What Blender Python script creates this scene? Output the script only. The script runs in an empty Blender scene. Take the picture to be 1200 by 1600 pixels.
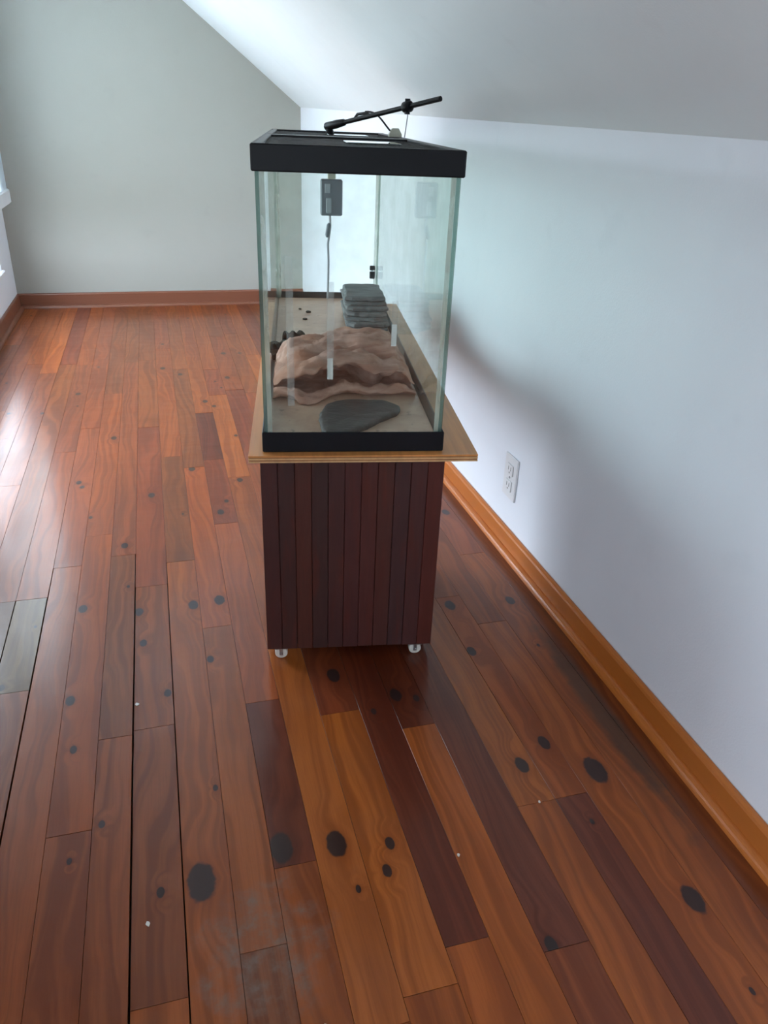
import bpy, math, random
from mathutils import Vector, Matrix, noise
random.seed(7)
scene = bpy.context.scene
C = scene.collection

# ---------------------------------------------------------------- camera
CAM_H, F_PX = 1.0132, 1189.72
PITCH, ROLL, YAW = [math.radians(v) for v in (-27.3282, 2.3767, 16.7577)]
fwd = Vector((math.sin(YAW)*math.cos(PITCH), math.cos(YAW)*math.cos(PITCH), math.sin(PITCH)))
rgt = Vector((math.cos(YAW), -math.sin(YAW), 0))
upv = rgt.cross(fwd)
r2 = rgt*math.cos(ROLL) + upv*math.sin(ROLL)
u2 = -rgt*math.sin(ROLL) + upv*math.cos(ROLL)
cd = bpy.data.cameras.new('camera')
cam = bpy.data.objects.new('camera', cd); C.objects.link(cam)
cam.matrix_world = Matrix(((r2.x, u2.x, -fwd.x, 0), (r2.y, u2.y, -fwd.y, 0), (r2.z, u2.z, -fwd.z, CAM_H), (0, 0, 0, 1)))
cd.sensor_fit = 'VERTICAL'; cd.sensor_height = 24.0; cd.lens = 24.0*F_PX/1600
cd.clip_start = 0.02; cd.clip_end = 100
scene.camera = cam

# ---------------------------------------------------------------- sky, exposure
SKY = 12.0
world = bpy.data.worlds.new('overcast_sky'); scene.world = world
world.use_nodes = True
wt = world.node_tree; wt.nodes.clear()
wo = wt.nodes.new('ShaderNodeOutputWorld'); bg = wt.nodes.new('ShaderNodeBackground')
tc = wt.nodes.new('ShaderNodeTexCoord'); sx = wt.nodes.new('ShaderNodeSeparateXYZ'); rp = wt.nodes.new('ShaderNodeValToRGB')
mr = wt.nodes.new('ShaderNodeMapRange'); mr.inputs[1].default_value = -1; mr.inputs[2].default_value = 1
wt.links.new(tc.outputs['Generated'], sx.inputs[0]); wt.links.new(sx.outputs[2], mr.inputs[0]); wt.links.new(mr.outputs[0], rp.inputs[0])
rp.color_ramp.elements[0].position = 0.49; rp.color_ramp.elements[0].color = (.27, .29, .29, 1)
rp.color_ramp.elements[1].position = 0.52; rp.color_ramp.elements[1].color = (.76, .86, 1.0, 1)
wt.links.new(rp.outputs[0], bg.inputs[0]); bg.inputs[1].default_value = SKY
wt.links.new(bg.outputs[0], wo.inputs[0])
scene.view_settings.view_transform = 'Standard'; scene.view_settings.look = 'None'
scene.view_settings.gamma = 1.0; scene.view_settings.use_curve_mapping = False
scene.view_settings.exposure = 0.55
scene.cycles.use_denoising = True
scene.cycles.max_bounces = 10; scene.cycles.diffuse_bounces = 6; scene.cycles.glossy_bounces = 4
scene.cycles.use_adaptive_sampling = True; scene.cycles.adaptive_threshold = 0.045
scene.cycles.transparent_max_bounces = 32
scene.cycles.sample_clamp_indirect = 6.0

# ---------------------------------------------------------------- room numbers
XR, XL, YB, YF = 0.832, -0.76, 4.664, -2.6        # right, left, far and near walls
WIN1 = (3.14, 4.27, 0.275, 1.66)                  # left wall window: y0, y1, z0, z1
ADDED_WIN2 = (1.85, 3.00, 0.24, 1.12)                   # added unseen window on the left wall, lights the low right wall
ADDED_WIN3 = (-2.3, -0.85, 0.50, 1.60)                   # added unseen window behind the camera, for fill light
def knee(y): return 1.005 + 0.0117*(y - 0.99)     # height of the low right wall
SLOPE = 0.76
def ceil_z(x, y): return knee(y) + SLOPE*(XR - x)

def portal(name, loc, rot, w, h):
    l = bpy.data.lights.new(name, 'AREA'); l.shape = 'RECTANGLE'; l.size = w; l.size_y = h; l.cycles.is_portal = True
    o = bpy.data.objects.new(name, l); C.objects.link(o); o.location = loc; o.rotation_euler = rot
portal('window_portal', (XL-.07, (WIN1[0]+WIN1[1])/2, (WIN1[2]+WIN1[3])/2), (0, -math.pi/2, 0), WIN1[3]-WIN1[2], WIN1[1]-WIN1[0])
portal('window_portal', (XL-.07, (ADDED_WIN2[0]+ADDED_WIN2[1])/2, (ADDED_WIN2[2]+ADDED_WIN2[3])/2), (0, -math.pi/2, 0), ADDED_WIN2[3]-ADDED_WIN2[2], ADDED_WIN2[1]-ADDED_WIN2[0])

portal('window_portal', (XL-.07, (ADDED_WIN3[0]+ADDED_WIN3[1])/2, (ADDED_WIN3[2]+ADDED_WIN3[3])/2), (0, -math.pi/2, 0), ADDED_WIN3[3]-ADDED_WIN3[2], ADDED_WIN3[1]-ADDED_WIN3[0])

# ---------------------------------------------------------------- node helper
class N:
    def __init__(s, name):
        s.m = bpy.data.materials.new(name); s.m.use_nodes = True
        s.t = s.m.node_tree; s.t.nodes.clear()
        s.out = s.t.nodes.new('ShaderNodeOutputMaterial')
    def n(s, kind, **kw):
        nd = s.t.nodes.new('ShaderNode'+kind)
        for k, v in kw.items(): setattr(nd, k, v)
        return nd
    def put(s, sock, v):
        if hasattr(v, 'is_linked') or hasattr(v, 'node'): s.t.links.new(v, sock)
        elif isinstance(v, (int, float)): sock.default_value = v
        else:
            v = tuple(v)
            sock.default_value = v if len(v) == len(sock.default_value) else (v + (1,))[:len(sock.default_value)]
    def math(s, op, a, b=0.0, c=None):
        nd = s.n('Math', operation=op); s.put(nd.inputs[0], a); s.put(nd.inputs[1], b)
        if c is not None: s.put(nd.inputs[2], c)
        return nd.outputs[0]
    def mix(s, f, a, b, blend='MIX'):
        nd = s.n('Mix', data_type='RGBA', blend_type=blend)
        s.put(nd.inputs[0], f); s.put(nd.inputs[6], a); s.put(nd.inputs[7], b); return nd.outputs[2]
    def rng(s, v, a, b, c=0., d=1., smooth=True):
        nd = s.n('MapRange', interpolation_type='SMOOTHSTEP' if smooth else 'LINEAR')
        for i, x in enumerate((v, a, b, c, d)): s.put(nd.inputs[i], x)
        return nd.outputs[0]
    def comb(s, x, y, z):
        nd = s.n('CombineXYZ'); s.put(nd.inputs[0], x); s.put(nd.inputs[1], y); s.put(nd.inputs[2], z); return nd.outputs[0]
    def noise(s, vec, scale, detail=3., rough=.5, dist=0.):
        nd = s.n('TexNoise'); s.put(nd.inputs['Vector'], vec); s.put(nd.inputs['Scale'], scale)
        s.put(nd.inputs['Detail'], detail); s.put(nd.inputs['Roughness'], rough); s.put(nd.inputs['Distortion'], dist)
        return nd.outputs[0]
    def pos(s): return s.n('NewGeometry').outputs['Position']
    def objc(s): return s.n('TexCoord').outputs['Object']
    def xyz(s, v):
        nd = s.n('SeparateXYZ'); s.put(nd.inputs[0], v); return nd.outputs
    def bump(s, h, strength, dist=.01):
        nd = s.n('Bump'); s.put(nd.inputs['Height'], h); nd.inputs['Strength'].default_value = strength; nd.inputs['Distance'].default_value = dist
        return nd.outputs[0]
    def pbr(s, color, rough=.5, bump=None, spec=.5, metal=0., coat=0., sheen=0.):
        b = s.n('BsdfPrincipled'); s.put(b.inputs['Base Color'], color); s.put(b.inputs['Roughness'], rough)
        b.inputs['Specular IOR Level'].default_value = spec; b.inputs['Metallic'].default_value = metal
        b.inputs['Coat Weight'].default_value = coat; b.inputs['Coat Roughness'].default_value = .15
        b.inputs['Sheen Weight'].default_value = sheen; b.inputs['Sheen Roughness'].default_value = .35
        if bump is not None: s.put(b.inputs['Normal'], bump)
        s.t.links.new(b.outputs[0], s.out.inputs[0]); return s.m

def plaster(name, col, col2, bumpy=.15):
    m = N(name); p = m.pos()
    a = m.noise(p, 1.7, 4, .6); b = m.noise(p, 9, 3)
    c = m.mix(m.rng(a, .35, .75), col, col2)
    c = m.mix(m.math('MULTIPLY', m.rng(b, .62, .75), .12), c, tuple(v*.8 for v in col2))
    h = m.math('ADD', m.noise(p, 260, 2), m.math('MULTIPLY', m.noise(p, 14, 2), 2.))
    return m.pbr(c, .65, m.bump(h, bumpy, .002), spec=.3)
def simple(name, col, rough=.5, var=.15, scale=20, spec=.5, metal=0., bump=0.):
    m = N(name); p = m.objc(); a = m.noise(p, scale, 4)
    c = m.mix(a, tuple(v*(1-var) for v in col), tuple(min(1, v*(1+var)) for v in col))
    return m.pbr(c, rough, m.bump(m.noise(p, scale*4, 3), bump, .002) if bump else None, spec, metal)

MAT = {}
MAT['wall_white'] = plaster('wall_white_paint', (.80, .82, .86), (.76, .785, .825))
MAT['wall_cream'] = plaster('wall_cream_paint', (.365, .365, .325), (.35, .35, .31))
MAT['ceiling'] = plaster('ceiling_paint', (.80, .86, .88), (.76, .82, .84))
MAT['casing'] = simple('window_casing_paint', (.60, .60, .66), .4, .05)
MAT['sash'] = simple('window_sash_paint', (.75, .76, .78), .4, .05)
def blind_fabric():
    m = N('blind_fabric'); P = m.pos()
    d = m.n('BsdfDiffuse'); d.inputs[0].default_value = (.60, .60, .66, 1); t = m.n('BsdfTranslucent'); t.inputs[0].default_value = (.90, .94, .95, 1)
    mx = m.n('MixShader'); mx.inputs[0].default_value = .94
    m.t.links.new(d.outputs[0], mx.inputs[1]); m.t.links.new(t.outputs[0], mx.inputs[2]); m.t.links.new(mx.outputs[0], m.out.inputs[0]); return m.m
MAT['blind'] = blind_fabric()
MAT['subfloor'] = simple('subfloor_dark', (.015, .010, .008), .9)
MAT['black'] = simple('black_plastic', (.007, .0085, .012), .38, .2, 15, spec=.22)
MAT['black_matte'] = simple('black_metal', (.006, .006, .008), .45, .2, 15, spec=.2)
MAT['outlet'] = simple('outlet_plastic', (.74, .74, .74), .35, .03)
MAT['outlet_dark'] = simple('outlet_slot', (.26, .25, .23), .6)
MAT['beige'] = simple('beige_plastic', (.50, .50, .40), .5, .1)
MAT['wheel'] = simple('white_nylon_wheel', (.70, .68, .62), .4, .08)
MAT['steel'] = simple('caster_steel', (.45, .45, .47), .35, .1, metal=1.)
MAT['grey_plastic'] = simple('grey_plastic', (.115, .14, .17), .45, .2, 30)
MAT['grey_light'] = simple('light_grey_plastic', (.30, .34, .37), .4, .1)
MAT['cable_grey'] = simple('grey_cable', (.33, .35, .38), .5, .1)
MAT['crumb'] = simple('pale_crumb', (.65, .62, .55), .8, .2, 200)

# varnished pine planks: colour of each plank from its viewport colour, up to three knots from its own properties
def plank_material():
    m = N('varnished_pine'); P = m.pos(); X, Y, Z = m.xyz(P)
    oi = m.n('ObjectInfo'); rnd = oi.outputs['Random']; base = oi.outputs['Color']
    wob = m.noise(m.comb(m.math('MULTIPLY', X, 6), m.math('MULTIPLY', Y, 1.6), m.math('MULTIPLY', rnd, 37.)), 1.0, 3, .5)
    field = m.math('ADD', X, m.math('MULTIPLY', m.math('SUBTRACT', wob, .5), .16))
    knot = 0.0; halo = 0.0; kn = m.math('MULTIPLY', m.math('SUBTRACT', m.noise(P, 90, 2), .5), .35)
    for k in ('knot_one', 'knot_two', 'knot_three'):
        at = m.n('Attribute', attribute_type='OBJECT', attribute_name=k)
        kx, ky, ks = m.xyz(at.outputs['Vector'])
        ks = m.math('MAXIMUM', ks, .0005)
        dx = m.math('DIVIDE', m.math('SUBTRACT', X, kx), ks); dy = m.math('DIVIDE', m.math('SUBTRACT', Y, ky), m.math('MULTIPLY', ks, 1.65))
        d = m.math('SQRT', m.math('ADD', m.math('MULTIPLY', dx, dx), m.math('MULTIPLY', dy, dy)))
        edge = m.math('ADD', d, kn)
        knot = m.math('MAXIMUM', knot, m.rng(edge, .85, 1.08, 1, 0))
        g = m.rng(d, 1., 4.2, 1, 0); halo = m.math('MAXIMUM', halo, m.rng(d, .9, 2.2, 1, 0))
        field = m.math('ADD', field, m.math('MULTIPLY', g, m.math('MULTIPLY', m.math('ABSOLUTE', dy), .010)))
    gv = m.comb(field, m.math('MULTIPLY', Y, .018), m.math('MULTIPLY', rnd, 11.))
    rings = m.noise(gv, 75, 2, .5)
    fine = m.noise(m.comb(X, m.math('MULTIPLY', Y, .03), rnd), 420, 2)
    blot = m.noise(m.comb(X, m.math('MULTIPLY', Y, .5), rnd), 9, 3)
    c = m.mix(m.rng(rings, .36, .66), m.mix(1., base, (.74, .66, .60), 'MULTIPLY'), m.mix(1., base, (1.14, 1.12, 1.05), 'MULTIPLY'))
    c = m.mix(m.math('MULTIPLY', m.rng(fine, .4, .7), .20), c, m.mix(1., base, (.60, .5, .45), 'MULTIPLY'))
    c = m.mix(m.math('MULTIPLY', m.rng(blot, .45, .75), .45), c, m.mix(1., base, (.66, .58, .58), 'MULTIPLY'))
    c = m.mix(m.math('MULTIPLY', halo, .45), c, m.mix(1., base, (.62, .48, .42), 'MULTIPLY'))
    c = m.mix(m.math('MULTIPLY', knot, .93), c, (.020, .012, .012))
    # worn grey scuff in the varnish and the damp stain along the right baseboard
    def ell(cx, cy, rx, ry, nsc, amt):
        ex = m.math('DIVIDE', m.math('SUBTRACT', X, cx), rx); ey = m.math('DIVIDE', m.math('SUBTRACT', Y, cy), ry)
        e = m.math('SQRT', m.math('ADD', m.math('MULTIPLY', ex, ex), m.math('MULTIPLY', ey, ey)))
        e = m.math('ADD', e, m.math('MULTIPLY', m.math('SUBTRACT', m.noise(P, nsc, 4, .6), .5), amt))
        return m.rng(e, .35, 1.05, 1, 0)
    scuff = m.math('MULTIPLY', ell(.055, .655, .10, .12, 28, 1.5), m.rng(m.noise(P, 26, 4, .65), .38, .70, .15, 1.))
    c = m.mix(m.math('MULTIPLY', scuff, .75), c, (.17, .13, .105))
    stain = ell(.752, .98, .032, .36, 22, .9)
    c = m.mix(m.math('MULTIPLY', stain, .72), c, (.035, .026, .018))
    smear = m.rng(m.noise(m.comb(X, m.math('MULTIPLY', Y, .6), 3.), 3.2, 5, .62), .50, .74)
    c = m.mix(m.math('MULTIPLY', smear, .10), c, (.18, .10, .06))
    r = m.math('ADD', .32, m.math('ADD', m.math('MULTIPLY', m.noise(P, 18, 3), .08), m.math('ADD', m.math('MULTIPLY', scuff, .25), m.math('MULTIPLY', smear, .10))))
    h = m.math('ADD', m.math('MULTIPLY', m.noise(m.comb(m.math('MULTIPLY', X, .55), Y, rnd), 20, 2, .45), 1.6), m.math('MULTIPLY', fine, .18))
    return m.pbr(c, r, m.bump(h, .10, .005), spec=.22, coat=.45)
MAT['plank'] = plank_material()

def trim_wood(name, ca, cb, axis):
    m = N(name); P = m.pos(); X, Y, Z = m.xyz(P)
    v = m.comb(m.math('MULTIPLY', X, .02 if axis == 0 else 1.), m.math('MULTIPLY', Y, .02 if axis == 1 else 1.), Z)
    g = m.noise(v, 120, 3); b = m.noise(v, 12, 3)
    c = m.mix(m.math('ADD', m.math('MULTIPLY', g, .35), m.math('MULTIPLY', b, .65)), ca, cb)
    return m.pbr(c, m.math('ADD', .28, m.math('MULTIPLY', m.noise(P, 30, 3), .10)), m.bump(g, .05, .002))
MAT['trim_right'] = trim_wood('varnished_trim', (.40, .108, .018), (.56, .178, .034), 1)
MAT['trim_back'] = trim_wood('red_varnished_trim', (.16, .055, .030), (.24, .085, .045), 0)

def slat_material():
    m = N('mahogany_stain'); P = m.objc(); X, Y, Z = m.xyz(P); oi = m.n('ObjectInfo'); rnd = oi.outputs['Random']
    v = m.comb(m.math('ADD', m.math('MULTIPLY', X, 1.), m.math('MULTIPLY', rnd, 5)), m.math('MULTIPLY', Y, 1.), m.math('MULTIPLY', Z, .08))
    g = m.noise(v, 130, 3, .6); b = m.noise(m.comb(m.math('ADD', X, m.math('MULTIPLY', rnd, 9)), Y, m.math('MULTIPLY', Z, .16)), 42, 3)
    c = m.mix(m.rng(b, .48, .74), oi.outputs['Color'], (.115, .024, .015))
    c = m.mix(m.math('MULTIPLY', g, .5), c, (.010, .006, .006))
    return m.pbr(c, .42, m.bump(g, .15, .002), spec=.4)
MAT['slat'] = slat_material()

def ply(name, col):
    m = N(name); P = m.objc(); X, Y, Z = m.xyz(P)
    v = m.comb(X, m.math('MULTIPLY', Y, .05), Z); g = m.noise(v, 90, 4, .6); w = m.noise(v, 14, 3)
    c = m.mix(m.rng(m.math('MULTIPLY', m.math('ADD', g, w), .5), .35, .65), tuple(v*.75 for v in col), col)
    return m.pbr(c, .38, m.bump(g, .06, .002))
MAT['ply_face'] = ply('plywood_face', (.72, .30, .085))
MAT['ply_light'] = ply('plywood_edge_light', (.75, .46, .22))
MAT['ply_dark'] = ply('plywood_edge_dark', (.40, .17, .06))

# thin sheet glass: front faces reflect by Fresnel, the rest passes straight through with a faint tint
def sheet_glass(name, tint, dust=0., ior=1.5, rough=.0, refl=1.3):
    m = N(name); P = m.pos()
    tr = m.n('BsdfTransparent'); tr.inputs[0].default_value = tint + (1,)
    gl = m.n('BsdfGlossy'); gl.inputs['Color'].default_value = (1, 1, 1, 1); gl.inputs['Roughness'].default_value = rough
    fr = m.n('Fresnel'); fr.inputs['IOR'].default_value = ior
    geo = m.n('NewGeometry')
    f = m.math('MULTIPLY', fr.outputs[0], m.math('SUBTRACT', 1., geo.outputs['Backfacing']))
    f = m.math('MINIMUM', m.math('MULTIPLY', f, refl), 1.)
    mx = m.n('MixShader'); m.put(mx.inputs[0], f); m.t.links.new(tr.outputs[0], mx.inputs[1]); m.t.links.new(gl.outputs[0], mx.inputs[2])
    sh = mx.outputs[0]
    if dust:
        df = m.n('BsdfDiffuse'); df.inputs[0].default_value = (.62, .64, .62, 1)
        m2 = m.n('MixShader'); a = m.math('MULTIPLY', m.rng(m.noise(P, 12, 5, .65), .35, .8), dust)
        m.put(m2.inputs[0], a); m.t.links.new(sh, m2.inputs[1]); m.t.links.new(df.outputs[0], m2.inputs[2]); sh = m2.outputs[0]
    m.t.links.new(sh, m.out.inputs[0]); return m.m
MAT['glass'] = sheet_glass('tank_glass', (.945, .972, .960), .05)
MAT['glass_side'] = sheet_glass('tank_glass_side', (.915, .960, .942), .10, refl=.8)
MAT['lid_glass'] = sheet_glass('lid_glass', (.80, .84, .84), .10, refl=1.3)
def mesh_screen():
    m = N('black_mesh_screen'); tr = m.n('BsdfTransparent'); b = m.n('BsdfPrincipled'); b.inputs['Base Color'].default_value = (.008, .009, .012, 1); b.inputs['Roughness'].default_value = .6; b.inputs['Specular IOR Level'].default_value = .2
    mx = m.n('MixShader'); mx.inputs[0].default_value = .62
    m.t.links.new(tr.outputs[0], mx.inputs[1]); m.t.links.new(b.outputs[0], mx.inputs[2]); m.t.links.new(mx.outputs[0], m.out.inputs[0]); return m.m
MAT['mesh'] = mesh_screen()
MAT['window_glass'] = sheet_glass('window_glass', (.97, .98, .975))
def edge_glass():
    m = N('green_glass_edge')
    tr = m.n('BsdfTransparent'); tr.inputs[0].default_value = (.42, .60, .54, 1)
    b = m.n('BsdfPrincipled'); b.inputs['Base Color'].default_value = (.16, .27, .25, 1); b.inputs['Roughness'].default_value = .2
    mx = m.n('MixShader'); mx.inputs[0].default_value = .6
    m.t.links.new(tr.outputs[0], mx.inputs[1]); m.t.links.new(b.outputs[0], mx.inputs[2]); m.t.links.new(mx.outputs[0], m.out.inputs[0]); return m.m
MAT['glass_edge'] = edge_glass()
def film(name, col, alpha, scale, lo=.3, hi=.7, stretch=.2):
    m = N(name); X, Y, Z = m.xyz(m.objc())
    tr = m.n('BsdfTransparent'); df = m.n('BsdfDiffuse'); df.inputs[0].default_value = col + (1,)
    a = m.rng(m.noise(m.comb(X, Y, m.math('MULTIPLY', Z, stretch)), scale, 3), lo, hi, alpha*.45, alpha)
    mx = m.n('MixShader'); m.put(mx.inputs[0], a)
    m.t.links.new(tr.outputs[0], mx.inputs[1]); m.t.links.new(df.outputs[0], mx.inputs[2]); m.t.links.new(mx.outputs[0], m.out.inputs[0]); return m.m
MAT['silicone'] = film('silicone_bead', (.66, .68, .60), .62, 60)
MAT['streak'] = film('pale_streak_film', (.85, .86, .86), .20, 40)
MAT['streak_end'] = film('pale_streak_end', (.90, .90, .88), .75, 60)
def dusty_bottom():
    m = N('dusty_tank_bottom'); P = m.objc(); X, Y, Z = m.xyz(P)
    a = m.noise(P, 16, 5, .65); b = m.noise(P, 70, 3)
    c = m.mix(m.rng(a, .35, .7), (.48, .29, .20), (.62, .41, .30))
    c = m.mix(m.math('MULTIPLY', m.rng(b, .64, .72), .55), c, (.10, .065, .05))
    return m.pbr(c, m.math('ADD', .22, m.math('MULTIPLY', a, .25)), m.bump(m.noise(P, 45, 3), .2, .004))
MAT['tank_bottom'] = dusty_bottom()
def rock(name, ca, cb, cc, scale, rough=.85, bumps=.5):
    m = N(name); P = m.objc(); X, Y, Z = m.xyz(P)
    v = m.comb(m.math('MULTIPLY', X, .5), Y, m.math('MULTIPLY', Z, 1.6))
    a = m.noise(v, scale, 5, .6, .4); b = m.noise(P, scale*.35, 3); d = m.noise(P, scale*7, 3)
    c = m.mix(m.rng(a, .35, .68), ca, cb); c = m.mix(m.math('MULTIPLY', m.rng(b, .45, .7), .6), c, cc)
    return m.pbr(c, rough, m.bump(m.math('ADD', a, m.math('MULTIPLY', d, .4)), bumps, .006), spec=.25)
MAT['rock_pink'] = rock('pink_brown_rock', (.42, .215, .160), (.62, .375, .295), (.50, .215, .125), 26)
MAT['slate'] = rock('grey_slate', (.12, .127, .128), (.21, .22, .218), (.17, .155, .142), 30, .8)
MAT['flagstone'] = rock('dark_flagstone', (.055, .052, .052), (.095, .088, .085), (.085, .058, .046), 22, .45)
MAT['bark'] = rock('dark_bark', (.022, .026, .020), (.05, .052, .04), (.035, .028, .02), 60, .8)

# ---------------------------------------------------------------- mesh helpers
class MB:
    def __init__(s): s.v = []; s.f = []; s.mi = []; s.sm = []
    def add(s, vs, fs, mi=0, smooth=False):
        o = len(s.v); s.v += [tuple(v) for v in vs]
        for f in fs: s.f.append(tuple(i+o for i in f)); s.mi.append(mi); s.sm.append(smooth)
    def box(s, x0, x1, y0, y1, z0, z1, bev=0., mi=0):
        if not bev:
            s.add([(x, y, z) for z in (z0, z1) for y in (y0, y1) for x in (x0, x1)],
                  [(0, 2, 3, 1), (4, 5, 7, 6), (0, 1, 5, 4), (2, 6, 7, 3), (0, 4, 6, 2), (1, 3, 7, 5)], mi); return
        b = bev; vs = []; idx = {}
        for sx_ in (0, 1):
            for sy_ in (0, 1):
                for sz_ in (0, 1):
                    X, Y, Z = (x0, x1)[sx_], (y0, y1)[sy_], (z0, z1)[sz_]
                    ix, iy, iz = (b, -b)[sx_], (b, -b)[sy_], (b, -b)[sz_]
                    for k, p in enumerate(((X, Y+iy, Z+iz), (X+ix, Y, Z+iz), (X+ix, Y+iy, Z))):
                        idx[(sx_, sy_, sz_, k)] = len(vs); vs.append(p)
        fs = []
        I = lambda a, b_, c, k: idx[(a, b_, c, k)]
        for a in (0, 1):
            fs.append([I(a, 0, 0, 0), I(a, 1, 0, 0), I(a, 1, 1, 0), I(a, 0, 1, 0)][::1 if a else -1])
            fs.append([I(0, a, 0, 1), I(1, a, 0, 1), I(1, a, 1, 1), I(0, a, 1, 1)][::-1 if a else 1])
            fs.append([I(0, 0, a, 2), I(1, 0, a, 2), I(1, 1, a, 2), I(0, 1, a, 2)][::1 if a else -1])
        for a in (0, 1):
            for c in (0, 1):
                fs.append([I(a, c, 0, 0), I(a, c, 1, 0), I(a, c, 1, 1), I(a, c, 0, 1)][::1 if a == c else -1][::-1])
                fs.append([I(a, 0, c, 0), I(a, 1, c, 0), I(a, 1, c, 2), I(a, 0, c, 2)][::1 if a == c else -1])
                fs.append([I(0, a, c, 1), I(1, a, c, 1), I(1, a, c, 2), I(0, a, c, 2)][::-1 if a == c else 1])
                for z in (0, 1):
                    t = [I(a, c, z, 0), I(a, c, z, 1), I(a, c, z, 2)]
                    fs.append(t if (a + c + z) % 2 == 1 else t[::-1])
        s.add(vs, fs, mi)
    def tube(s, pts, rad, seg=10, mi=0, cap=True):
        pts = [Vector(p) for p in pts]; n = len(pts); o = len(s.v); vs = []
        prev = None
        for i, p in enumerate(pts):
            d = (pts[min(i+1, n-1)] - pts[max(i-1, 0)]).normalized()
            if prev is None:
                a = Vector((0, 0, 1)) if abs(d.z) < .9 else Vector((1, 0, 0)); e1 = d.cross(a).normalized()
            else: e1 = (prev - d*prev.dot(d)).normalized()
            prev = e1; e2 = d.cross(e1)
            r = rad[i] if isinstance(rad, (list, tuple)) else rad
            for k in range(seg):
                t = 2*math.pi*k/seg; vs.append(p + e1*math.cos(t)*r + e2*math.sin(t)*r)
        fs = [(i*seg+k, i*seg+(k+1) % seg, (i+1)*seg+(k+1) % seg, (i+1)*seg+k) for i in range(n-1) for k in range(seg)]
        s.add(vs, fs, mi, True)
        if cap: s.add(vs[:seg], [tuple(range(seg))[::-1]], mi); s.add(vs[-seg:], [tuple(range(seg))], mi)
    def prism(s, poly, z0, z1, mi=0):   # poly in xy, counter clockwise
        n = len(poly)
        s.add([(x, y, z0) for x, y in poly] + [(x, y, z1) for x, y in poly],
              [tuple(range(n))[::-1], tuple(range(n, 2*n))] + [(i, (i+1) % n, n+(i+1) % n, n+i) for i in range(n)], mi)
    def grid(s, rows, mi=0, smooth=True, flip=False):
        n, m = len(rows), len(rows[0])
        fs = [(i*m+j, i*m+j+1, (i+1)*m+j+1, (i+1)*m+j) for i in range(n-1) for j in range(m-1)]
        if flip: fs = [f[::-1] for f in fs]
        s.add([p for r in rows for p in r], fs, mi, smooth)
    def build(s, name, mats, parent=None, loc=(0, 0, 0), rot=(0, 0, 0)):
        me = bpy.data.meshes.new(name); me.from_pydata(s.v, [], s.f)
        for m in (mats if isinstance(mats, (list, tuple)) else [mats]): me.materials.append(MAT[m])
        me.polygons.foreach_set('material_index', s.mi); me.polygons.foreach_set('use_smooth', s.sm); me.update()
        o = bpy.data.objects.new(name, me); C.objects.link(o); o.location = loc; o.rotation_euler = rot
        if parent: o.parent = parent
        return o
def tag(o, label, cat, group=None):
    o['label'] = label; o['category'] = cat
    if group: o['group'] = group
    return o
def struct(o, label=None, cat=None):
    o['kind'] = 'structure'
    if label: o['label'] = label
    if cat: o['category'] = cat
    return o
def empty(name, loc=(0, 0, 0), rz=0., parent=None):
    o = bpy.data.objects.new(name, None); C.objects.link(o); o.location = loc; o.rotation_euler = (0, 0, rz); o.empty_display_size = .1
    if parent: o.parent = parent
    return o
def copy_part(o, parent, loc=None):
    c = o.copy(); C.objects.link(c); c.parent = parent
    if loc is not None: c.location = loc
    return c

# ---------------------------------------------------------------- the room
T = .12
def wall_holes(name, axis, at, out, a0, a1, top, holes, mat, label, T=.12):
    """wall plane at x or y = at, thickness towards out; holes = list of (a0,a1,z0,z1); top(a) gives the height"""
    mb = MB()
    lo, hi = min(at, at+out*T), max(at, at+out*T)
    def blk(p, q, z0, zt):
        if axis == 'x': vs = [(x, y, z) for (y, z) in ((p, z0), (q, z0), (q, zt(q)), (p, zt(p))) for x in (lo, hi)]
        else: vs = [(x, y, z) for (x, z) in ((p, z0), (q, z0), (q, zt(q)), (p, zt(p))) for y in (lo, hi)]
        fs = [(0, 2, 3, 1), (2, 4, 5, 3), (4, 6, 7, 5), (6, 0, 1, 7), (0, 6, 4, 2), (1, 3, 5, 7)]
        mb.add(vs, fs)
    cur = a0
    for (h0, h1, z0, z1) in sorted(holes):
        if h0 > cur: blk(cur, h0, -.02, top)
        blk(h0, h1, -.02, lambda a: z0); blk(h0, h1, z1, top); cur = h1
    blk(cur, a1, -.02, top)
    return struct(mb.build(name, mat), label, 'wall')
wall_holes('wall_right', 'x', XR, 1, YF-T, YB+T, lambda y: knee(y)+.002, [], 'wall_white', 'low white plaster wall on the right under the sloping ceiling')
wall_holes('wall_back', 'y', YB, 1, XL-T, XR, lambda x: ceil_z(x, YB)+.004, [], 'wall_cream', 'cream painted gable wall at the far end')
wall_holes('wall_left', 'x', XL, -1, YF-T, YB, lambda y: ceil_z(XL, y)+.004, [WIN1, ADDED_WIN2, ADDED_WIN3], 'wall_white', 'white window wall at the left edge', .05)
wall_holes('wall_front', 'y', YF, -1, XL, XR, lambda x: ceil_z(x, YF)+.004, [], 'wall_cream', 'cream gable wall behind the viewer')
# ceiling: plasterboard that sags a little between the rafters
mb = MB(); rows = []; rows2 = []
NY, NX = 150, 14
for i in range(NY+1):
    y = YF - T + (YB + 2*T - YF)*i/NY; r = []; q = []
    for j in range(NX+1):
        x = XR + .0 - (XR - XL + T)*j/NX
        edge = min(1, j/3.)
        w = noise.noise(Vector((y*2.6, x*.45, 3.1)))*.010 + noise.noise(Vector((y*7.5, x*.6, 9.)))*.0032
        z = ceil_z(x, y) + w*edge
        r.append((x, y, z)); q.append((x, y, z+.09))
    rows.append(r); rows2.append(q)
mb.grid(rows); mb.grid(rows2, flip=True, smooth=False)
ceil_o = struct(mb.build('ceiling', 'ceiling'), 'white sloping attic ceiling with faint ripples', 'ceiling')

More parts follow.
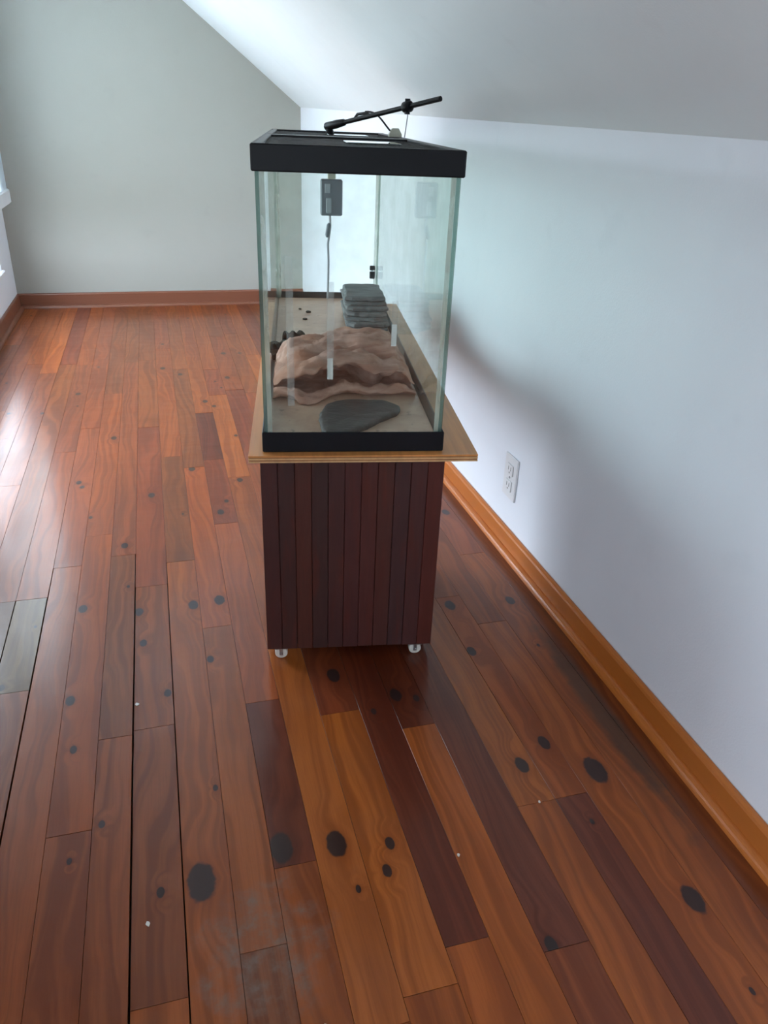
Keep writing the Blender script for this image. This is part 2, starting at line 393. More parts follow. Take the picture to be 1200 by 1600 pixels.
# floor: dark subfloor with every plank on it
mb = MB(); mb.box(XL, XR, YF, YB, -.05, -.016)
floor = struct(mb.build('floor', 'subfloor'), 'varnished knotty pine plank floor', 'floor')
SEAMS = [-.76, -.728, -.659, -.591, -.523, -.454, -.384, -.316, -.250, -.182, -.122, -.048, .021, .085, .150, .219, .295, .360, .425, .495, .565, .625, .695, .765, .832]
TONE = {'l': (.46, .118, .020), 'o': (.40, .096, .017), 'm': (.34, .082, .018), 'd': (.180, .036, .012), 'p': (.205, .048, .019), 'r': (.28, .058, .017), 'g': (.24, .14, .06), 'b': (.285, .072, .018)}
# fixed planks: column left seam -> list of (y0, y1, tone)
FIX = {
 -.454: [(1.29, 1.62, 'g'), (.2, 1.29, 'm')], -.384: [(1.29, 1.62, 'g'), (.30, 1.29, 'm'), (1.62, 2.5, 'm')], -.316: [(.55, 1.75, 'm'), (.0, .55, 'b')],
 -.250: [(.92, 1.9, 'o'), (.3, .92, 'm')], -.182: [(1.12, 1.78, 'b'), (.40, 1.12, 'm')], -.122: [(1.13, 1.62, 'm'), (.62, 1.13, 'b'), (.1, .62, 'o')],
 -.048: [(.50, 1.72, 'o'), (1.72, 2.4, 'b'), (-.2, .50, 'm')], .021: [(.66, 1.42, 'o'), (1.42, 2.3, 'o'), (.1, .66, 'b')],
 .085: [(.78, 1.155, 'd'), (.1, .78, 'o'), (1.155, 1.9, 'o'), (1.9, 2.35, 'r'), (2.35, 2.80, 'd'), (2.8, 3.5, 'o')],
 .150: [(.52, 1.32, 'l'), (-.2, .52, 'm'), (1.32, 2.2, 'o'), (2.2, 3.0, 'l'), (3.0, 3.35, 'r'), (3.35, 4.66, 'o')],
 .219: [(.55, 1.09, 'l'), (1.09, 1.5, 'r'), (-.2, .55, 'o')], .295: [(.60, 1.40, 'd'), (-.2, .60, 'o')],
 .360: [(1.02, 1.6, 'd'), (.35, 1.02, 'l'), (-.3, .35, 'o')], .425: [(.56, 1.45, 'p'), (-.1, .56, 'b')], .495: [(.80, 1.7, 'l'), (.1, .80, 'o')],
 .565: [(.80, 1.42, 'o'), (.1, .80, 'p'), (1.42, 2.6, 'o')], .625: [(.35, 1.30, 'o'), (1.30, 2.2, 'm'), (-.4, .35, 'm')], .695: [(.25, 1.6, 'o'), (1.6, 3.0, 'o')], .765: [(.2, 2.2, 'b'), (2.2, 4.66, 'm')]}
KNOTS = [(.665, .842, .023), (.186, .802, .019), (-.022, .785, .026), (.101, .815, .022), (.679, .579, .018), (.738, 1.374, .013), (.589, 1.385, .015), (.250, .736, .009), (.007, 1.517, .014), (-.113, 1.515, .012),
         (.067, 1.525, .015), (.268, 1.20, .016), (.375, 1.113, .014), (.542, .884, .014), (-.235, 1.554, .012), (.440, .566, .011), (.605, .924, .013), (.030, 1.308, .009), (.574, 1.21, .012), (.742, 1.84, .013), (-.238, 1.24, .011), (.108, 1.971, .012),
         (.045, 2.288, .013), (.184, 2.176, .011), (.243, 3.222, .013), (.16, 2.87, .010), (.13, 2.93, .012), (-.08, 2.12, .012), (-.15, 1.83, .011), (-.29, 2.25, .010), (-.20, 2.6, .012), (-.02, 3.4, .014), (.05, 3.3, .012), (.655, 1.72, .013), (.26, 3.6, .014), (-.35, 3.1, .012), (-.28, .60, .010)]
KNOTS = [(x, y, k*.82) for x, y, k in KNOTS]
rnd = random.Random(21)
mcache = {}
def add_plank(x0, x1, y0, y1, tone, g0, g1):
    if y0 > 1.58 or y1 < .35: g0 = g1 = .00028
    bx0, bx1 = x0 + g0, x1 - g1
    mb = MB(); mb.box(-(bx1-bx0)/2, (bx1-bx0)/2, -(y1-y0)/2+.0004, (y1-y0)/2-.0004, -.016, 0, .00025)
    dz = rnd.uniform(-.0002, .0002)
    o = mb.build('plank', 'plank', floor, ((bx0+bx1)/2, (y0+y1)/2, dz), (0, rnd.uniform(-.0012, .0012), 0))
    k = rnd.uniform(.88, 1.12); t = TONE[tone]
    k *= .72; o.color = (t[0]*k*.97, t[1]*k*.98*rnd.uniform(.93, 1.07), t[2]*k*rnd.uniform(.9, 1.1), 1)
    mine = [q for q in KNOTS if bx0 <= q[0] <= bx1 and y0 <= q[1] <= y1][:3]
    while len(mine) < 3:
        if y1 > .3 and rnd.random() < .25: mine.append((rnd.uniform(bx0+.006, bx1-.006), rnd.uniform(y0, y1), rnd.uniform(.003, .008)))
        else: mine.append((50., 50., .001))
    for nm, q in zip(('knot_one', 'knot_two', 'knot_three'), mine): o[nm] = [float(v) for v in q]
GAPS = {-.122: .0016, -.048: .0010, -.316: .0014, -.384: .0011}
for x0, x1 in zip(SEAMS[:-1], SEAMS[1:]):
    g0 = GAPS.get(x0, .00028); g1 = GAPS.get(x1, .00028)
    fix = sorted(FIX.get(x0, []))
    spans = []; y = YF
    for (a, b, t) in fix:
        if a > y: spans.append((y, a, None))
        spans.append((a, b, t)); y = b
    if y < YB: spans.append((y, YB, None))
    for a, b, t in spans:
        if t: add_plank(x0, x1, a, b, t, g0, g1); continue
        n = max(1, round((b-a)/rnd.uniform(.8, 1.5))); cuts = [a] + sorted(a + (b-a)*(i+rnd.uniform(-.25, .25))/n for i in range(1, n)) + [b]
        for c0, c1 in zip(cuts[:-1], cuts[1:]): add_plank(x0, x1, c0, c1, rnd.choice('oommmlbbr'), g0, g1)

# baseboards with a rounded shoe moulding in front
def baseboard(name, prof_axis, mat, label, h=.062):
    def quarter(r, n=6): return [(r*math.sin(math.pi/2*i/n), r*math.cos(math.pi/2*i/n)) for i in range(n+1)]
    board = [(.0016, 0), (.013, 0), (.013, h-.008), (.011, h-.003), (.007, h), (.0016, h)]
    shoe = [(.0132, 0)] + [(.0132+d, z) for d, z in quarter(.0155)][::-1]
    e = empty(name)
    for nm, pr in (('board', board), ('shoe_moulding', shoe)):
        mb = MB(); n = len(pr)
        if prof_axis == 'right': ends = [[(XR-d, y, z) for d, z in pr] for y in (YF, YB-.030)]
        elif prof_axis == 'left': ends = [[(XL+d, y, z) for d, z in pr] for y in (YF, YB-.030)]
        else: ends = [[(x, YB-d, z) for d, z in pr] for x in (XL, XR)]
        mb.add(ends[0]+ends[1], [(i, (i+1) % n, n+(i+1) % n, n+i) for i in range(n)] + [tuple(range(n)), tuple(range(n, 2*n))])
        mb.build(nm, mat, e)
    return struct(e, label, 'baseboard')
baseboard('baseboard_right', 'right', 'trim_right', 'orange varnished baseboard along the right wall')
baseboard('baseboard_back', 'back', 'trim_back', 'red brown baseboard along the far wall', .080)
baseboard('baseboard_left', 'left', 'trim_back', 'red brown baseboard along the left wall', .080)

# windows: flat casing, sill, two sashes near the outer face
def window(name, axis, at, sgn, hole, label, deep, rh=.045, sw=.03, cw=.055):
    a0, a1, z0, z1 = hole; e = empty(name)
    def bx(nm, mat, p0, p1, d0, d1, zz0, zz1, bev=.002, par=None):
        mb = MB(); lo, hi = sorted((at+sgn*d0, at+sgn*d1))
        if axis == 'x': mb.box(lo, hi, p0, p1, zz0, zz1, bev)
        else: mb.box(p0, p1, lo, hi, zz0, zz1, bev)
        return mb.build(nm, mat, par or e)
    dp = .012
    bx('casing_board', 'sash', a0-cw, a0, .0, dp, z0-.002, z1); bx('casing_board', 'sash', a1, a1+cw, .0, dp, z0-.002, z1)
    bx('casing_board', 'sash', a0-cw, a1+cw, .0, dp, z1, z1+cw)
    bx('sill', 'sash', a0-cw, a1+cw, .0, dp+.014, z0-.024, z0-.002, .006)
    zm = (z0+z1)/2
    for k, (s0, s1, d) in enumerate(((z0, zm+.02, -deep+.05), (zm-.02, z1, -deep+.024))):
        sash = bx('sash_rail', 'sash', a0, a1, d-.022, d, s0, s0+rh)
        bx('rail', 'sash', a0, a1, d-.022, d, s1-.04, s1, par=sash)
        bx('stile', 'sash', a0, a0+sw, d-.022, d, s0+rh, s1-.04, par=sash); bx('stile', 'sash', a1-sw, a1, d-.022, d, s0+rh, s1-.04, par=sash)
        bx('pane', 'window_glass', a0+sw, a1-sw, d-.012, d-.009, s0+rh, s1-.04, 0., par=sash)
    return struct(e, label, 'window')
window('window_1', 'x', XL, 1, WIN1, 'window behind the roller blind at the left edge', .05, .022, .012, .02)
bl = tag(empty('roller_blind', (XL, 0, 0)), 'pale grey roller blind with a white bottom rail at the left edge', 'blind')
mb = MB(); mb.box(.062, .0635, 3.08, 4.515, .625, 1.70); mb.build('fabric', 'blind', bl)
mb = MB(); mb.box(.052, .074, 3.07, 4.525, .560, .628, .006); mb.build('bottom_rail', 'sash', bl)
mb = MB(); mb.tube([(.062, 3.07, 1.70), (.062, 4.525, 1.70)], .022, 14); mb.box(.0, .062, 3.09, 3.11, 1.68, 1.72); mb.box(.0, .062, 4.48, 4.50, 1.68, 1.72); mb.build('roller', 'casing', bl)
window('added_side_window', 'x', XL, 1, ADDED_WIN2, 'added unseen window on the left wall beside the fish tank', .05)
window('added_fill_window', 'x', XL, 1, ADDED_WIN3, 'added unseen fill window on the left wall behind the viewer', .05)

# ---------------------------------------------------------------- the stand, the board and the tank
TX, TY, TA, ZB = 0.3139, 1.2487, math.radians(9.6275), 0.4697
TL, TW = 1.236, .330
def tw(a, b, z): return Vector((TX + a*math.cos(TA) + b*math.sin(TA), TY - a*math.sin(TA) + b*math.cos(TA), z))
def thing(name, a, b, z, label, cat, rz=0., group=None): return tag(empty(name, tw(a, b, z), -TA+rz), label, cat, group)

st = thing('aquarium_stand', 0, 0, 0, 'low dark mahogany stained slatted stand on white casters under the fish tank', 'stand')
PT = .0135; CT = ZB - PT                              # board thickness, stand top
CW, CL, CB, SH = .342, .36, .0275, .013
LY = 1.15                                             # rear legs; unseen back of the stand shaped to let light under
mb = MB(); mb.box(-CW/2+SH, CW/2-SH, SH, CL-SH, .0305, CT-.0005); mb.build('carcass', 'slat', st).color = (.02, .010, .009, 1)
SC = [tuple(2.0*q for q in v) for v in [(.040, .012, .011), (.034, .012, .011), (.050, .014, .010), (.030, .012, .011), (.040, .013, .012), (.046, .013, .012), (.052, .014, .012), (.048, .014, .011), (.036, .014, .014), (.044, .014, .013), (.056, .012, .009)]]
n = 11; w = CW/n
sl = random.Random(4)
for i in range(n):
    mb = MB(); mb.box(-w/2+.0003, w/2-.0003, 0, SH, CB, CT-.0005, .0010)
    o = mb.build('slat', 'slat', st, (-CW/2 + w*(i+.5), sl.uniform(0, .0018), 0)); o.color = SC[i] + (1,)
    o2 = copy_part(o, st, (-CW/2 + w*(i+.5), CL-SH, 0)); o2.color = SC[-1-i] + (1,)
n2 = 11; w2 = (CL-2*SH)/n2
mb = MB(); mb.box(0, SH, -w2/2+.0003, w2/2-.0003, CB, CT-.0005, .0010); side = None
for sgn in (-1, 1):
    for i in range(n2):
        loc = (-CW/2 + sl.uniform(0, .001) if sgn < 0 else CW/2-SH - sl.uniform(0, .001), SH + w2*(i+.5), 0)
        if side is None: side = mb.build('slat', 'slat', st, loc); o = side
        else: o = copy_part(side, st, loc)
        o.color = SC[sl.randrange(11)] + (1,)
for sgn in (-1, 1):
    mb = MB(); mb.box(-.016, .016, CL, LY+.016, CT-.050, CT-.0005, .002); mb.build('rail', 'slat', st, (sgn*.138, 0, 0)).color = SC[4] + (1,)
    mb = MB(); mb.box(-.016, .016, LY-.016, LY+.016, .0275, CT-.050, .002); mb.build('unseen_leg', 'slat', st, (sgn*.138, 0, 0)).color = SC[5] + (1,)
def caster(a, b):
    e = None
    mb = MB(); mb.box(-.014, .014, -.0125, .0125, .0262, .0272)
    mb.box(-.0035, .0035, -.0100, -.0085, .009, .0262); mb.box(-.0035, .0035, .0085, .0100, .009, .0262)
    f = mb.build('caster', 'steel', st, (a, b, 0))
    mb = MB(); R = .0130
    mb.tube([(0, -.0075, R), (0, -.0065, R), (0, .0065, R), (0, .0075, R)], [R-.0012, R, R, R-.0012], 28); mb.build('wheel', 'wheel', f)
    mb = MB(); mb.tube([(0, -.0125, R), (0, -.0115, R), (0, .0115, R), (0, .0125, R)], [.002, .0032, .0032, .002], 12); mb.build('axle', 'steel', f)
for a, b in ((-.143, .0135), (.139, .0135), (-.138, LY), (.138, LY)): caster(a, b)

bd = thing('plywood_board', 0, 0, CT, 'tan plywood board between the fish tank and the dark slatted stand', 'board')
for k in range(5):
    z0, z1 = PT*k/5, PT*(k+1)/5; ins = .0005 if k % 2 else 0.
    mb = MB(); mb.box(-.190+ins, .228-ins, -.017+ins, TL+.012-ins, z0, z1)
    mb.build('veneer', 'ply_face' if k == 4 else ('ply_dark' if k % 2 else 'ply_light'), bd)

tank = thing('fish_tank', 0, 0, ZB, 'long empty glass fish tank with black top and bottom frames', 'aquarium')
G = .006; GW = .1610; GZ0, GZ1 = .010, .492
def pane(nm, x0, x1, y0, y1, z0, z1, mat, edge_axis):
    mb = MB(); mb.box(x0, x1, y0, y1, z0, z1)
    # faces: 0 bottom 1 top 2 y0 3 y1 4 x0 5 x1 ; narrow faces are green edges
    big = {'y': (2, 3), 'x': (4, 5), 'z': (0, 1)}[edge_axis]
    mb.mi = [0 if i in big else 1 for i in range(6)]
    return mb.build(nm, [mat, 'glass_edge'], tank)
pane('front_pane', -GW, GW, .004, .004+G, GZ0, GZ1, 'glass', 'y')
pane('back_pane', -GW, GW, TL-.004-G, TL-.004, GZ0, GZ1, 'glass', 'y')
pane('side_pane', -GW, -GW+G, .0105, TL-.0105, GZ0, GZ1, 'glass_side', 'x')
pane('side_pane', GW-G, GW, .0105, TL-.0105, GZ0, GZ1, 'glass_side', 'x')
mb = MB(); mb.box(-GW+G+.0005, GW-G-.0005, .0105, TL-.0105, .008, .020); mb.build('bottom_pane', 'tank_bottom', tank)
for sx_ in (-1, 1):
    for yy in (.0105, TL-.0105):
        s2 = 1 if yy < .5 else -1; mb = MB(); x = sx_*(GW-G-.0002); pr = [(x, yy), (x-sx_*.008, yy), (x-sx_*.006, yy+s2*.003), (x-sx_*.003, yy+s2*.006), (x, yy+s2*.009)]
        mb.prism(pr if sx_*s2 < 0 else pr[::-1], .0205, .49); mb.build('silicone_seam', 'silicone', tank)
def frame(nm, hw, y0, y1, z0, z1, th, ledge_z, ledge_w, r=.002):
    mb = MB()
    mb.box(-hw, hw, y0, y0+th, z0, z1, r); mb.box(-hw, hw, y1-th, y1, z0, z1, r)
    mb.box(-hw, -hw+th, y0+th-.001, y1-th+.001, z0, z1, r); mb.box(hw-th, hw, y0+th-.001, y1-th+.001, z0, z1, r)
    la, lb = ledge_z
    i0, i1 = th-.0005, th+ledge_w
    mb.box(-hw+i0, hw-i0, y0+i0, y0+i1, la, lb); mb.box(-hw+i0, hw-i0, y1-i1, y1-i0, la, lb)
    mb.box(-hw+i0, -hw+i1, y0+i1, y1-i1, la, lb); mb.box(hw-i1, hw-i0, y0+i1, y1-i1, la, lb)
    return mb.build(nm, 'black', tank)
frame('bottom_frame', .1650, 0, TL, 0, .038, .0035, (.003, .0075), .006)
tf = frame('top_frame', .1665, -.0015, TL+.0015, .4645, .5035, .0045, (.4930, .4965), .016)
mb = MB(); mb.box(-.162, .162, TL/2-.035, TL/2+.035, .4925, .5030, .002); mb.build('centre_brace', 'black', tank)
# translucent pale streaks with brighter ends on the inside of the front pane
STREAKS = [(-.112, .085, .34, .0060), (-.0435, .135, .30, .0058), (.066, .195, .27, .0055)]
for a, z0, z1, hw in STREAKS:
    mb = MB(); mb.box(a-hw, a+hw, .0102, .0105, z0, z1); s_ = mb.build('pale_streak', 'streak', tank)
    if a > -.1:
        mb = MB(); mb.box(a-hw*.8, a+hw*.8, .0106, .0112, z0-.002, z0+.036, .0002); mb.build('pale_streak_end', 'streak_end', s_)

# two black mesh lids on the ledge, each with a glass inset added to catch pale reflections
for y0, y1, lab, hx, hy0 in ((.006, TL/2-.036, 'near black mesh lid lying in the top frame of the fish tank', .045, .30), (TL/2+.036, TL-.006, 'far black mesh lid lying in the top frame of the fish tank', .035, .86)):
    yc = (y0+y1)/2; l = thing('mesh_lid', 0, yc, ZB+.4967, lab, 'lid', group='mesh lids of the tank')
    hy = (y1-y0)/2; mb = MB()
    mb.box(-.1605, -.1485, -hy, hy, 0, .0065, .001); mb.box(.1485, .1605, -hy, hy, 0, .0065, .001); mb.box(-.149, .149, -hy, -hy+.012, 0, .0065, .001); mb.box(-.149, .149, hy-.012, hy, 0, .0065, .001); mb.build('lid_frame', 'black', l)
    mb = MB(); mb.box(-.1488, .1488, -hy+.0118, hy-.0118, .0022, .0028); mb.build('screen', 'mesh', l)
    mb = MB(); mb.box(hx-.05, hx+.05, hy0-yc-.06, hy0-yc+.06, .0030, .0060, .001); mb.build('glint_inset', 'lid_glass', l)
# ---------------------------------------------------------------- inside the tank
ZI = ZB + .020
def smooth_prof(pts, per):
    out = []
    for i in range(len(pts)-1):
        p0, p1, p2, p3 = pts[max(i-1, 0)], pts[i], pts[i+1], pts[min(i+2, len(pts)-1)]
        for k in range(per):
            t = k/per
            out.append(tuple(.5*((2*p1[j]) + (-p0[j]+p2[j])*t + (2*p0[j]-5*p1[j]+4*p2[j]-p3[j])*t*t + (-p0[j]+3*p1[j]-3*p2[j]+p3[j])*t**3) for j in (0, 1)))
    out.append(pts[-1]); return out
def bumpf(u, c, w): return math.exp(-((u-c)/w)**2)
mb = MB(); rows = []
NU = 96
for i in range(NU+1):
    u = i/NU; a = -.150 + .298*u
    b0 = .245 - .05*bumpf(u, .22, .14) + .03*bumpf(u, .52, .12) + .01*math.sin(u*9) + .03*max(0, u-.8)
    hd = .25 + .95*bumpf(u, .42, .20) + .45*bumpf(u, .20, .08) + .30*bumpf(u, .82, .06)
    lip = .021 + .014*bumpf(u, .03, .10) - .006*bumpf(u, .30, .10) + .008*bumpf(u, .50, .04) - .004*bumpf(u, .65, .06) + .006*bumpf(u, .9, .1)
    ov = .058 + .010*bumpf(u, .45, .20) - .010*bumpf(u, .10, .08) - .012*bumpf(u, .80, .08)
    top = .075 + .010*bumpf(u, .66, .18) - .014*bumpf(u, .0, .12) - .006*bumpf(u, 1., .12)
    cr = .6 + .4*math.sin(u*14 + 1)
    e = .35 + .65*min(1, min(u, 1-u)*9)
    pr = [(b0+.012, 0), (b0-.006, lip*.35), (b0-.004, lip*.75), (b0+.010, lip), (b0+.026, lip*.80), (b0+.040, lip*.30), (b0+.040+.11*hd, .003), (b0+.044+.115*hd, .012), (b0+.044+.09*hd, ov*.72), (b0+.044, ov*.80), (b0+.024, ov*.88), (b0+.032, ov+.003),
          (b0+.070, ov+.009), (b0+.098, ov+.006), (b0+.104, ov-.004*cr), (b0+.114, ov+.004), (b0+.122, top-.006), (b0+.150, top), (b0+.195, top+.002), (b0+.205, top-.008*cr), (b0+.218, top-.002), (b0+.26, top-.004), (b0+.285, .03), (b0+.295, 0)]
    r = []
    for (b, z) in smooth_prof(pr, 5):
        z = max(0, z*e)
        q = Vector((a, b, z)); d = noise.noise(q*38)*.006 + noise.noise(Vector((a*12, b*55, z*90)))*.0065 + noise.noise(q*110)*.0018
        b_, z_ = b + d*.8, max(0., z + (d if z > .003 else 0))
        r.append((max(-.1525, min(.1525, a + noise.noise(q*30+Vector((5, 5, 5)))*.004)), b_, z_))
    rows.append(r)
mb.grid(rows)
for rr, fl in ((rows[0], False), (rows[-1], True)):
    f = tuple(range(len(rr))); mb.add(rr, [f[::-1] if fl else f])
rk = mb.build('rock_ledge', 'rock_pink', None, tw(0, 0, ZI), (0, 0, -TA))
tag(rk, 'pinkish brown layered rock ledge with dark hollows lying across the fish tank', 'rock')

def slab_outline(w, d, n, jag, seed, off=(0, 0)):
    rr = random.Random(seed); out = []
    for k in range(n):
        t = 2*math.pi*k/n; cx, cy = math.cos(t), math.sin(t)
        m_ = max(abs(cx), abs(cy)); x, y = cx/m_*w/2, cy/m_*d/2
        out.append((off[0] + x*(1+rr.uniform(-jag, jag)*.5) + rr.uniform(-jag, jag)*.02, off[1] + y*(1+rr.uniform(-jag, jag)*.5) + rr.uniform(-jag, jag)*.02))
    return out
sh = thing('slate_hide', .094, .93, ZI, 'grey stacked slate hide behind the pinkish rock inside the fish tank', 'rock')
z = 0.
for k in range(7):
    t = .0115 + .003*math.sin(k*2.3); wd = .116 + .005*math.sin(k*1.7); yo = -.155 + .017*k
    poly = slab_outline(wd, .30 - .017*k, 26, .07, 40+k, (.003*math.sin(k*2.1), yo/2 + .07))
    n_ = len(poly); mb = MB(); rings = []
    for zz, ins in ((z, .004), (z+t*.3, 0.), (z+t*.75, .001), (z+t, .006)):
        cx, cy = .0, yo/2+.07
        rings.append([(x - math.copysign(min(ins, abs(x-cx)), x-cx), y - math.copysign(min(ins, abs(y-cy)), y-cy), zz + noise.noise(Vector((x*40, y*40, k*3.)))*.0012*(zz > z)) for x, y in poly])
    vs = [p for r_ in rings for p in r_]
    fs = [(i*n_+j, i*n_+(j+1) % n_, (i+1)*n_+(j+1) % n_, (i+1)*n_+j) for i in range(3) for j in range(n_)] + [tuple(range(n_))[::-1], tuple(range(3*n_, 4*n_))]
    mb.add(vs, fs); mb.build('slate_layer', 'slate', sh); z += t - .0008

pts = [(-.052, .022), (-.02, .018), (.02, .050), (.060, .095), (.095, .135), (.104, .160), (.098, .185), (.070, .205), (.035, .212), (-.005, .208), (-.040, .185), (-.058, .130), (-.060, .075)]
out = []
for i in range(len(pts)):
    p0, p1, p2, p3 = [Vector(pts[(i+k) % len(pts)]) for k in (-1, 0, 1, 2)]
    for k in range(5):
        t = k/5; q = .5*((2*p1) + (-p0+p2)*t + (2*p0-5*p1+4*p2-p3)*t*t + (-p0+3*p1-3*p2+p3)*t**3)
        out.append((q.x + noise.noise(Vector((q.x*60, q.y*60, 1)))*.003, q.y + noise.noise(Vector((q.x*60, q.y*60, 7)))*.003))
mb = MB(); n_ = len(out); cx, cy = .02, .12; rings = []
for zz, s_ in ((0, .97), (.003, 1.), (.007, .985), (.0095, .93), (.0105, .80), (.0108, .6), (.0112, .35), (.0105, .12)):
    rings.append([(cx+(x-cx)*s_, cy+(y-cy)*s_, zz + (noise.noise(Vector((x*s_*35, y*s_*35, 2)))*.0022 if zz > .005 else 0)) for x, y in out])
mb.grid([r_ + [r_[0]] for r_ in rings])
mb.add(rings[-1], [tuple(range(n_))]); mb.add(rings[0], [tuple(range(n_))[::-1]])
fs_ = mb.build('flagstone', 'flagstone', None, tw(0, 0, ZI), (0, 0, -TA)); tag(fs_, 'flat dark grey flagstone lying in front of the pinkish rock in the fish tank', 'stone')

bk = thing('bark_piece', -.118, .62, ZI, 'dark curled bark piece behind the left end of the pinkish rock', 'bark')
for k, (dx, dy, ln, hh, rz) in enumerate(((-.012, -.02, .060, .030, .5), (.012, .06, .050, .034, .3), (-.018, -.10, .030, .022, 1.0))):
    mb = MB(); rows = []
    for i in range(17):
        t = math.pi*i/16; row = []
        for j in range(13):
            s_ = (j/12-.5)*ln; R = hh*(1+.12*math.sin(j*1.3+k)); x = math.cos(t)*R*.75; zz = max(0, math.sin(t)*R*.8)
            row.append((s_*math.cos(rz) - x*math.sin(rz), s_*math.sin(rz) + x*math.cos(rz), zz + noise.noise(Vector((s_*90, x*90, k)))*.002*(zz > .004)))
        rows.append(row)
    inner = [[(x*.88, y*.88, zz*.86) for x, y, zz in r_] for r_ in rows]
    mb.grid(rows); mb.grid(inner, flip=True)
    N_, M_ = len(rows), 13
    mb.add([r_[0] for r_ in rows] + [r_[0] for r_ in inner], [(i, i+1, N_+i+1, N_+i) for i in range(N_-1)]); mb.add([r_[-1] for r_ in rows] + [r_[-1] for r_ in inner], [(i, N_+i, N_+i+1, i+1) for i in range(N_-1)])
    mb.add(rows[0] + inner[0], [(j, M_+j, M_+j+1, j+1) for j in range(M_-1)]); mb.add(rows[-1] + inner[-1], [(j, j+1, M_+j+1, M_+j) for j in range(M_-1)])
    mb.build('bark_curl', 'bark', bk, (dx, dy, 0))

# dark bits left on the tank bottom
for a, b, s_, lab in ((-.065, 1.02, .010, 'small dark crumb on the tank bottom, rightmost of the far three'), (-.090, 1.06, .007, 'tiny dark crumb on the tank bottom, leftmost of the far three'), (-.076, .93, .009, 'small dark crumb on the tank bottom, nearest of the far three'), (.028, .81, .012, 'dark crumb on the tank bottom beside the slate hide')):
    mb = MB(); rr = random.Random(int(s_*1000)); poly = [(math.cos(t*.785)*s_*rr.uniform(.5, 1), math.sin(t*.785)*s_*rr.uniform(.6, 1)) for t in range(8)]
    mb.prism(poly, 0, s_*.4); tag(mb.build('bark_crumb', 'bark', None, tw(a, b, ZI), (0, 0, 0)), lab, 'crumb')

# grey box hanging against the back pane, cable down to the bottom
gb = thing('hanging_box', .010, 1.215, ZB+.02, 'grey plastic box with a cable hanging high against the back pane of the tank', 'box')
mb = MB(); mb.box(-.033, .033, -.030, -.003, .254, .356, .004); mb.build('housing', 'grey_plastic', gb)
mb = MB(); mb.box(-.016, .000, -.0345, -.0295, .262, .305, .002); mb.box(-.020, -.004, -.033, -.0295, .318, .344, .001); mb.build('label_plate', 'grey_light', gb)
mb = MB(); mb.box(-.012, .012, -.028, -.004, .356, .374, .002); mb.box(-.010, .010, -.012, -.003, .372, .447); mb.build('hanger', 'beige', gb)
mb = MB(); mb.tube([(-.004, -.012, .256), (-.003, -.013, .22), (-.010, -.012, .17), (-.008, -.011, .12), (-.009, -.010, .06), (-.010, -.010, .003)], .0035, 8); mb.build('cable', 'cable_grey', gb)
mb = MB(); mb.tube([(-.006, -.013, .232), (-.007, -.013, .226), (-.012, -.013, .196), (-.013, -.013, .190)], [.003, .0068, .0068, .003], 10); mb.build('cable_joint', 'grey_plastic', gb)

pb = thing('probe_holder', .1425, 1.2245, ZB+.085, 'small black probe holder stuck in the far right corner of the tank', 'sensor')
mb = MB(); mb.box(-.0085, .0085, -.010, 0, .0, .022, .002); mb.build('holder', 'black', pb)
mb = MB(); mb.box(-.0085, .0085, -.010, 0, .026, .040, .002); mb.build('cap', 'black', pb)
mb = MB(); mb.box(-.003, .003, -.007, -.001, .020, .028); mb.build('neck', 'grey_light', pb)

# ---------------------------------------------------------------- on top of the tank
L0 = Vector((-.008, 1.0, .519)); K0 = Vector((.1675, .75, .569))
def along(s_): return L0 + (K0-L0)*s_
ar = thing('lamp_arm', 0, 0, ZB, 'thin black lamp arm slanting up across the top of the fish tank', 'lamp arm')
mb = MB(); mb.tube([along(.0), along(1.37)], .0058, 10); mb.build('arm', 'black_matte', ar)
mb = MB(); d = along(1)-along(0); a_ = math.atan2(d.y, d.x)
mb.tube([along(-.04), along(-.02), along(.12), along(.22), along(.235)], [.006, .0105, .0105, .0085, .006], 12)
mb.build('clamp_sleeve', 'black_matte', ar)
mb = MB(); mb.tube([(L0.x+.004, L0.y-.006, .5009), (L0.x+.004, L0.y-.006, .505), (L0.x+.003, L0.y-.004, .516)], [.013, .011, .008], 12); mb.build('foot', 'black_matte', ar)
mb = MB(); mb.tube([along(.97), along(.98), along(1.04), along(1.05)], [.009, .0125, .0125, .009], 14); mb.tube([along(1.01)+Vector((0, 0, -.016)), along(1.01)+Vector((0, 0, .017))], .0065, 10); mb.build('clamp_knob', 'black_matte', ar)
mb = MB(); mb.tube([along(.36)+Vector((0, 0, .003)), along(.40)+Vector((0, 0, .011)), along(.50)+Vector((0, 0, .009)), along(.56)+Vector((0, 0, .003))], [.003, .0035, .0035, .003], 8); mb.build('cable_clip', 'black_matte', ar)
mb = MB(); kp = along(1.02); mb.tube([kp + Vector((0, 0, -.014)), Vector((kp.x-.006, kp.y, .5040))], .0013, 6); mb.build('support_wire', 'cable_grey', ar)
pg = thing('beige_plug', .150, .80, ZB+.5036, 'small beige plug lying on the right rim of the fish tank', 'plug')
mb = MB()
b0_, t0_ = (-.017, .014, -.012, .012), (-.009, .006, -.009, .009)
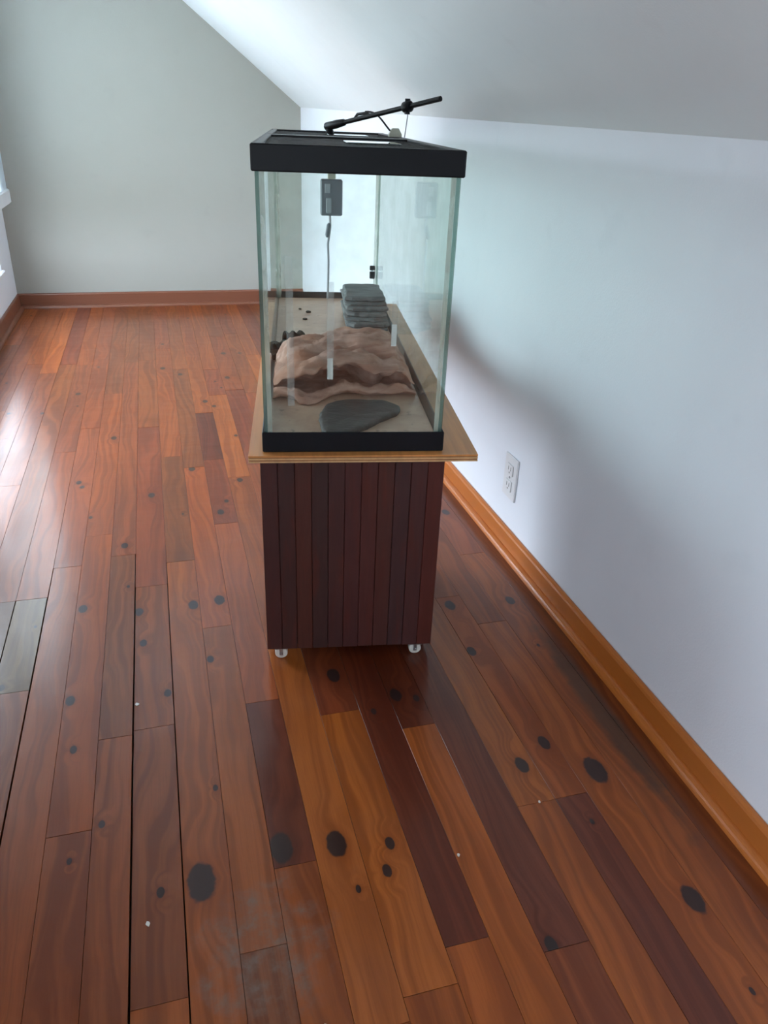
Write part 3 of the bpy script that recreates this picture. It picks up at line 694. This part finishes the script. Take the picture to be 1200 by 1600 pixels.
mb.add([(x, y, 0) for x, y in ((b0_[0], b0_[2]), (b0_[1], b0_[2]), (b0_[1], b0_[3]), (b0_[0], b0_[3]))] + [(x, y, .006) for x, y in ((b0_[0], b0_[2]), (b0_[1], b0_[2]), (b0_[1], b0_[3]), (b0_[0], b0_[3]))] + [(x, y, .019) for x, y in ((t0_[0], t0_[2]), (t0_[1], t0_[2]), (t0_[1], t0_[3]), (t0_[0], t0_[3]))],
       [(3, 2, 1, 0)] + [(k*4+i, k*4+(i+1) % 4, k*4+4+(i+1) % 4, k*4+4+i) for k in (0, 1) for i in range(4)] + [(8, 9, 10, 11)])
mb.build('body', 'beige', pg)
w0 = along(.5) + Vector((0, 0, .012)) - Vector((.150, .80, .5036)); w3 = Vector((-.014, 0, .013)); cv = []
for i in range(13):
    t = i/12; p1 = w0 + Vector((.03, -.02, .004)); p2 = w3 + Vector((-.022, .01, .022)); cv.append(w0*(1-t)**3 + p1*3*t*(1-t)**2 + p2*3*t*t*(1-t) + w3*t**3)
mb = MB(); mb.tube(cv, .0022, 8); mb.build('cable', 'black_matte', pg)

# ---------------------------------------------------------------- wall outlet
ou = tag(empty('wall_outlet', (XR, 1.630, .142), 0), 'white duplex wall outlet low on the right wall', 'outlet')
mb = MB(); mb.box(-.0055, .0, -.036, .036, 0, .116, .002); mb.build('cover_plate', 'outlet', ou)
for zc in (.036, .080):
    mb = MB(); mb.box(-.0085, -.0050, -.017, .017, zc-.0145, zc+.0145, .0012); rc = mb.build('receptacle', 'outlet', ou)
    mb = MB(); mb.box(-.0090, -.0084, -.0075, -.0055, zc-.002, zc+.008); mb.box(-.0090, -.0084, .0055, .0075, zc-.002, zc+.008); mb.box(-.0090, -.0084, -.002, .002, zc-.010, zc-.006); mb.build('slot', 'outlet_dark', rc)
mb = MB(); mb.tube([(-.0050, 0, .058), (-.0070, 0, .058)], .003, 10); mb.build('screw', 'steel', ou)

# pale crumbs of paint on the planks
for x, y, s_, lab in ((-.115, 1.200, .0042, 'pale paint crumb on the floor left of the stand'), (-.098, .735, .0040, 'pale paint crumb beside the dark gap near the left foreground'), (.535, .800, .0028, 'tiny pale crumb on the edge of the dark plank at right'), (.365, .735, .0030, 'tiny pale crumb near the middle of the foreground floor'), (.115, .540, .0034, 'pale crumb near the bottom edge of the floor'), (.020, .560, .0030, 'pale crumb at the edge of the grey scuff')):
    mb = MB(); rr = random.Random(int(abs(x)*1000)); poly = [(math.cos(t*1.047)*s_*rr.uniform(.5, 1), math.sin(t*1.047)*s_*rr.uniform(.7, 1.3)) for t in range(6)]
    mb.prism(poly, 0, .0016); tag(mb.build('paint_crumb', 'crumb', None, (x, y, .0004)), lab, 'crumb')
